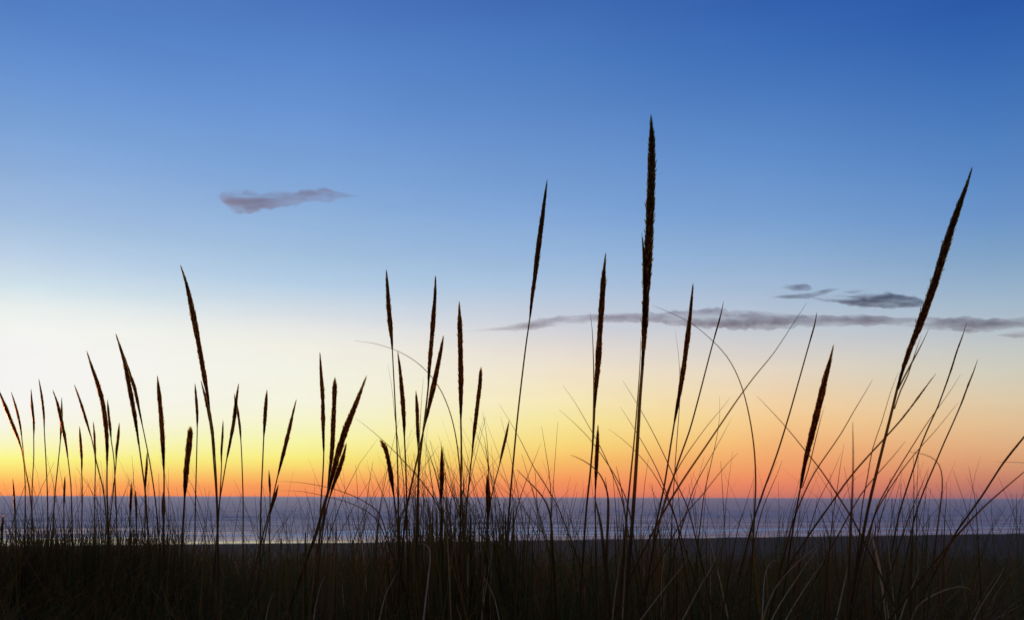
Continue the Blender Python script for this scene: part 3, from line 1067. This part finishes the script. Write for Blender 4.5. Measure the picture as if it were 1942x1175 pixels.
def blades_mesh(name, base, tip, bend, width, tint):
    """arrays (n,3) base, tip, bend offset at mid height; ribbons folded along a keel"""
    n = len(base)
    ts = np.linspace(0, 1, SEG + 1)
    mid = (base + tip) / 2 + bend
    pts = ((1 - ts)[None, :, None] ** 2) * base[:, None] + (2 * ts * (1 - ts))[None, :, None] * mid[:, None] + (ts ** 2)[None, :, None] * tip[:, None]
    ang = rng.uniform(0, math.pi, n)
    side = np.stack([np.cos(ang), np.sin(ang), np.zeros(n)], 1)
    fold = np.stack([-np.sin(ang), np.cos(ang), np.zeros(n)], 1)
    wv = (np.clip(1.0 - ts, 0.02, 1) ** .42)[None, :, None] * width[:, None, None] * .5
    A = pts - side[:, None] * wv
    Bk = pts + fold[:, None] * wv * .7
    C = pts + side[:, None] * wv
    V = np.stack([A, Bk, C], 2).reshape(-1, 3)           # n, SEG+1, 3
    k = np.arange(n)[:, None, None] * (SEG + 1) * 3
    s = np.arange(SEG)[None, :, None] * 3
    q0 = np.array([0, 1, 4, 3])
    q1 = np.array([1, 2, 5, 4])
    Fq = np.concatenate([(k + s + q0).reshape(-1, 4), (k + s + q1).reshape(-1, 4)])
    me = bpy.data.meshes.new(name)
    me.vertices.add(len(V))
    me.vertices.foreach_set('co', V.astype(np.float32).ravel())
    me.loops.add(Fq.size)
    me.loops.foreach_set('vertex_index', Fq.astype(np.int32).ravel())
    me.polygons.add(len(Fq))
    me.polygons.foreach_set('loop_start', np.arange(0, Fq.size, 4, dtype=np.int32))
    me.update(calc_edges=True)
    me.polygons.foreach_set('use_smooth', np.ones(len(Fq), bool))
    ca = me.attributes.new('tint', 'FLOAT_COLOR', 'POINT')
    tc_ = np.repeat(np.concatenate([tint, np.ones((n, 1))], 1), (SEG + 1) * 3, 0)
    ca.data.foreach_set('color', tc_.astype(np.float32).ravel())
    me.materials.append(M_MASS)
    o = bpy.data.objects.new(name, me)
    COL.objects.link(o)
    return o


def tints(n):
    g = np.clip(np.array(tt)[:, None] + rng.normal(0, .16, (n, 1)), 0, 1)
    green, brown, straw = np.array([.076, .088, .019]), np.array([.155, .084, .028]), np.array([.40, .31, .16])
    c = np.where(g < .45, green, np.where(g < .90, brown, straw))
    return c * rng.uniform(.6, 1.3, (n, 1))


bs, tp, bd, wd, tt = [], [], [], [], []
TINT = [.5]


def add_blade(bx, by, h, lx, ly, w, sag):
    gz = ground_z(bx, by)
    bs.append((bx, by, gz - .02))
    tp.append((bx + lx, by + ly, gz + h))
    bd.append((-lx * sag, -ly * sag, h * sag * .55))
    wd.append(w)
    tt.append(TINT[0])


# tussocks over the dune top and down its seaward face
for k in range(5400):
    by = 1.0 + 11.0 * random.random() ** 1.55 if k < 4800 else random.uniform(.98, 1.9)
    bx = random.uniform(-1, 1) * (by * .78 + 1.1)
    if math.hypot(bx, by) < 1.0:
        continue
    leftness = sstep(.5, -3.0, bx)
    hh = (random.uniform(.36, .60) if k < 4800 else random.uniform(.46, .62)) - .02 * max(0, by - 2.5) + .07 * leftness * random.random()
    TINT[0] = min(.9, max(.1, .44 + .16 * leftness + .5 * noise.noise((bx * .9, by * .9, 3)) + random.uniform(-.2, .2)))
    wind = -.02 + .34 * sstep(-1.2, 1.6, bx / by * 3)
    wfac = random.uniform(.75, 1.5)
    for _ in range(random.randint(9, 18)):
        h = hh * random.uniform(.5, 1.10)
        if by > 3:
            h = (.71 - .054 * by) * random.uniform(.72, 1.04)
        h = min(h, .70 - .054 * by + .05 * leftness + random.gauss(0, .02))
        add_blade(bx + random.gauss(0, .06), by + random.gauss(0, .06), h, random.gauss(wind, .24) * h / .45, random.gauss(0, .16),
                  random.uniform(.0017, .0042) * wfac, random.uniform(.05, .7))
# taller loose blades that stand up against sea and sky
for _ in range(980):
    z = random.random()
    if z < .28:
        px, top = random.uniform(-40, 345), random.choice([random.gauss(985, 22), random.gauss(925, 30)])
    elif z < .42:
        px, top = random.uniform(330, 640), random.gauss(968, 32)
    elif z < .68:
        px, top = random.gauss(840, 105), random.gauss(905, 50)
    else:
        px, top = random.uniform(980, 1990), random.gauss(955, 38)
    top = min(1040, max(790, top))
    d = random.uniform(1.7, 4.4) if px > 340 else random.uniform(2.6, 5.2)
    T = at(px, top, d)
    left = random.random() < (.72 if px < 1050 else .30)
    off = abs(random.gauss(.10, .12)) * (1 if left else -1)
    bx = T.x + off
    h = T.z - ground_z(bx, d)
    add_blade(bx, d + random.uniform(-.1, .1), h, T.x - bx, 0.0, random.uniform(.0022, .0044) * (.7 + d * .12), random.uniform(.1, .5))
# dense tufts at the feet of the left stalks and the central clump
for cx, cy, n, top, spread in [(105, 1010, 90, 985, 60), (240, 1015, 90, 995, 60), (20, 1020, 40, 1000, 40), (310, 1020, 40, 1005, 40), (785, 1015, 110, 965, 40),
                               (845, 1015, 70, 955, 30), (930, 1015, 90, 965, 40), (965, 1015, 50, 970, 25), (620, 1030, 40, 985, 40), (1180, 1020, 36, 985, 50),
                               (1270, 1020, 36, 985, 40), (1640, 1020, 40, 985, 45), (1500, 1030, 30, 995, 40)]:
    d = 3.6 if cx < 340 else random.uniform(2.0, 2.6)
    for _ in range(int(n * (5.5 if cx < 340 else 1.5))):
        # blades fan out from the tuft's foot; most are short, few reach the top
        TINT[0] = random.uniform(.2, .8)
        q = random.random() ** 1.25
        px = random.gauss(cx, spread * (.6 if cx < 340 else .95))
        b = at(px, 1100, d)
        ty = 1045 - q * (1045 - top) * 1.25
        T = at(px + random.gauss(0, 20) + (px - cx) * .45 * q, ty, d)
        h = T.z - ground_z(b.x, d)
        stout = random.random() < .16 and cx > 340
        add_blade(b.x, d + random.uniform(-.3, .3), h, T.x - b.x, 0, random.uniform(.008, .013) if stout else random.uniform(.0026, .0062), random.uniform(0, .6))
turf = blades_mesh('dune_grass', np.array(bs), np.array(tp), np.array(bd), np.array(wd), tints(len(bs)))
tag(turf, 'dark dense dune grass covering the ground along the bottom', 'grass', kind='stuff')
print('turf blades', len(bs), 'stalks', NS[0])
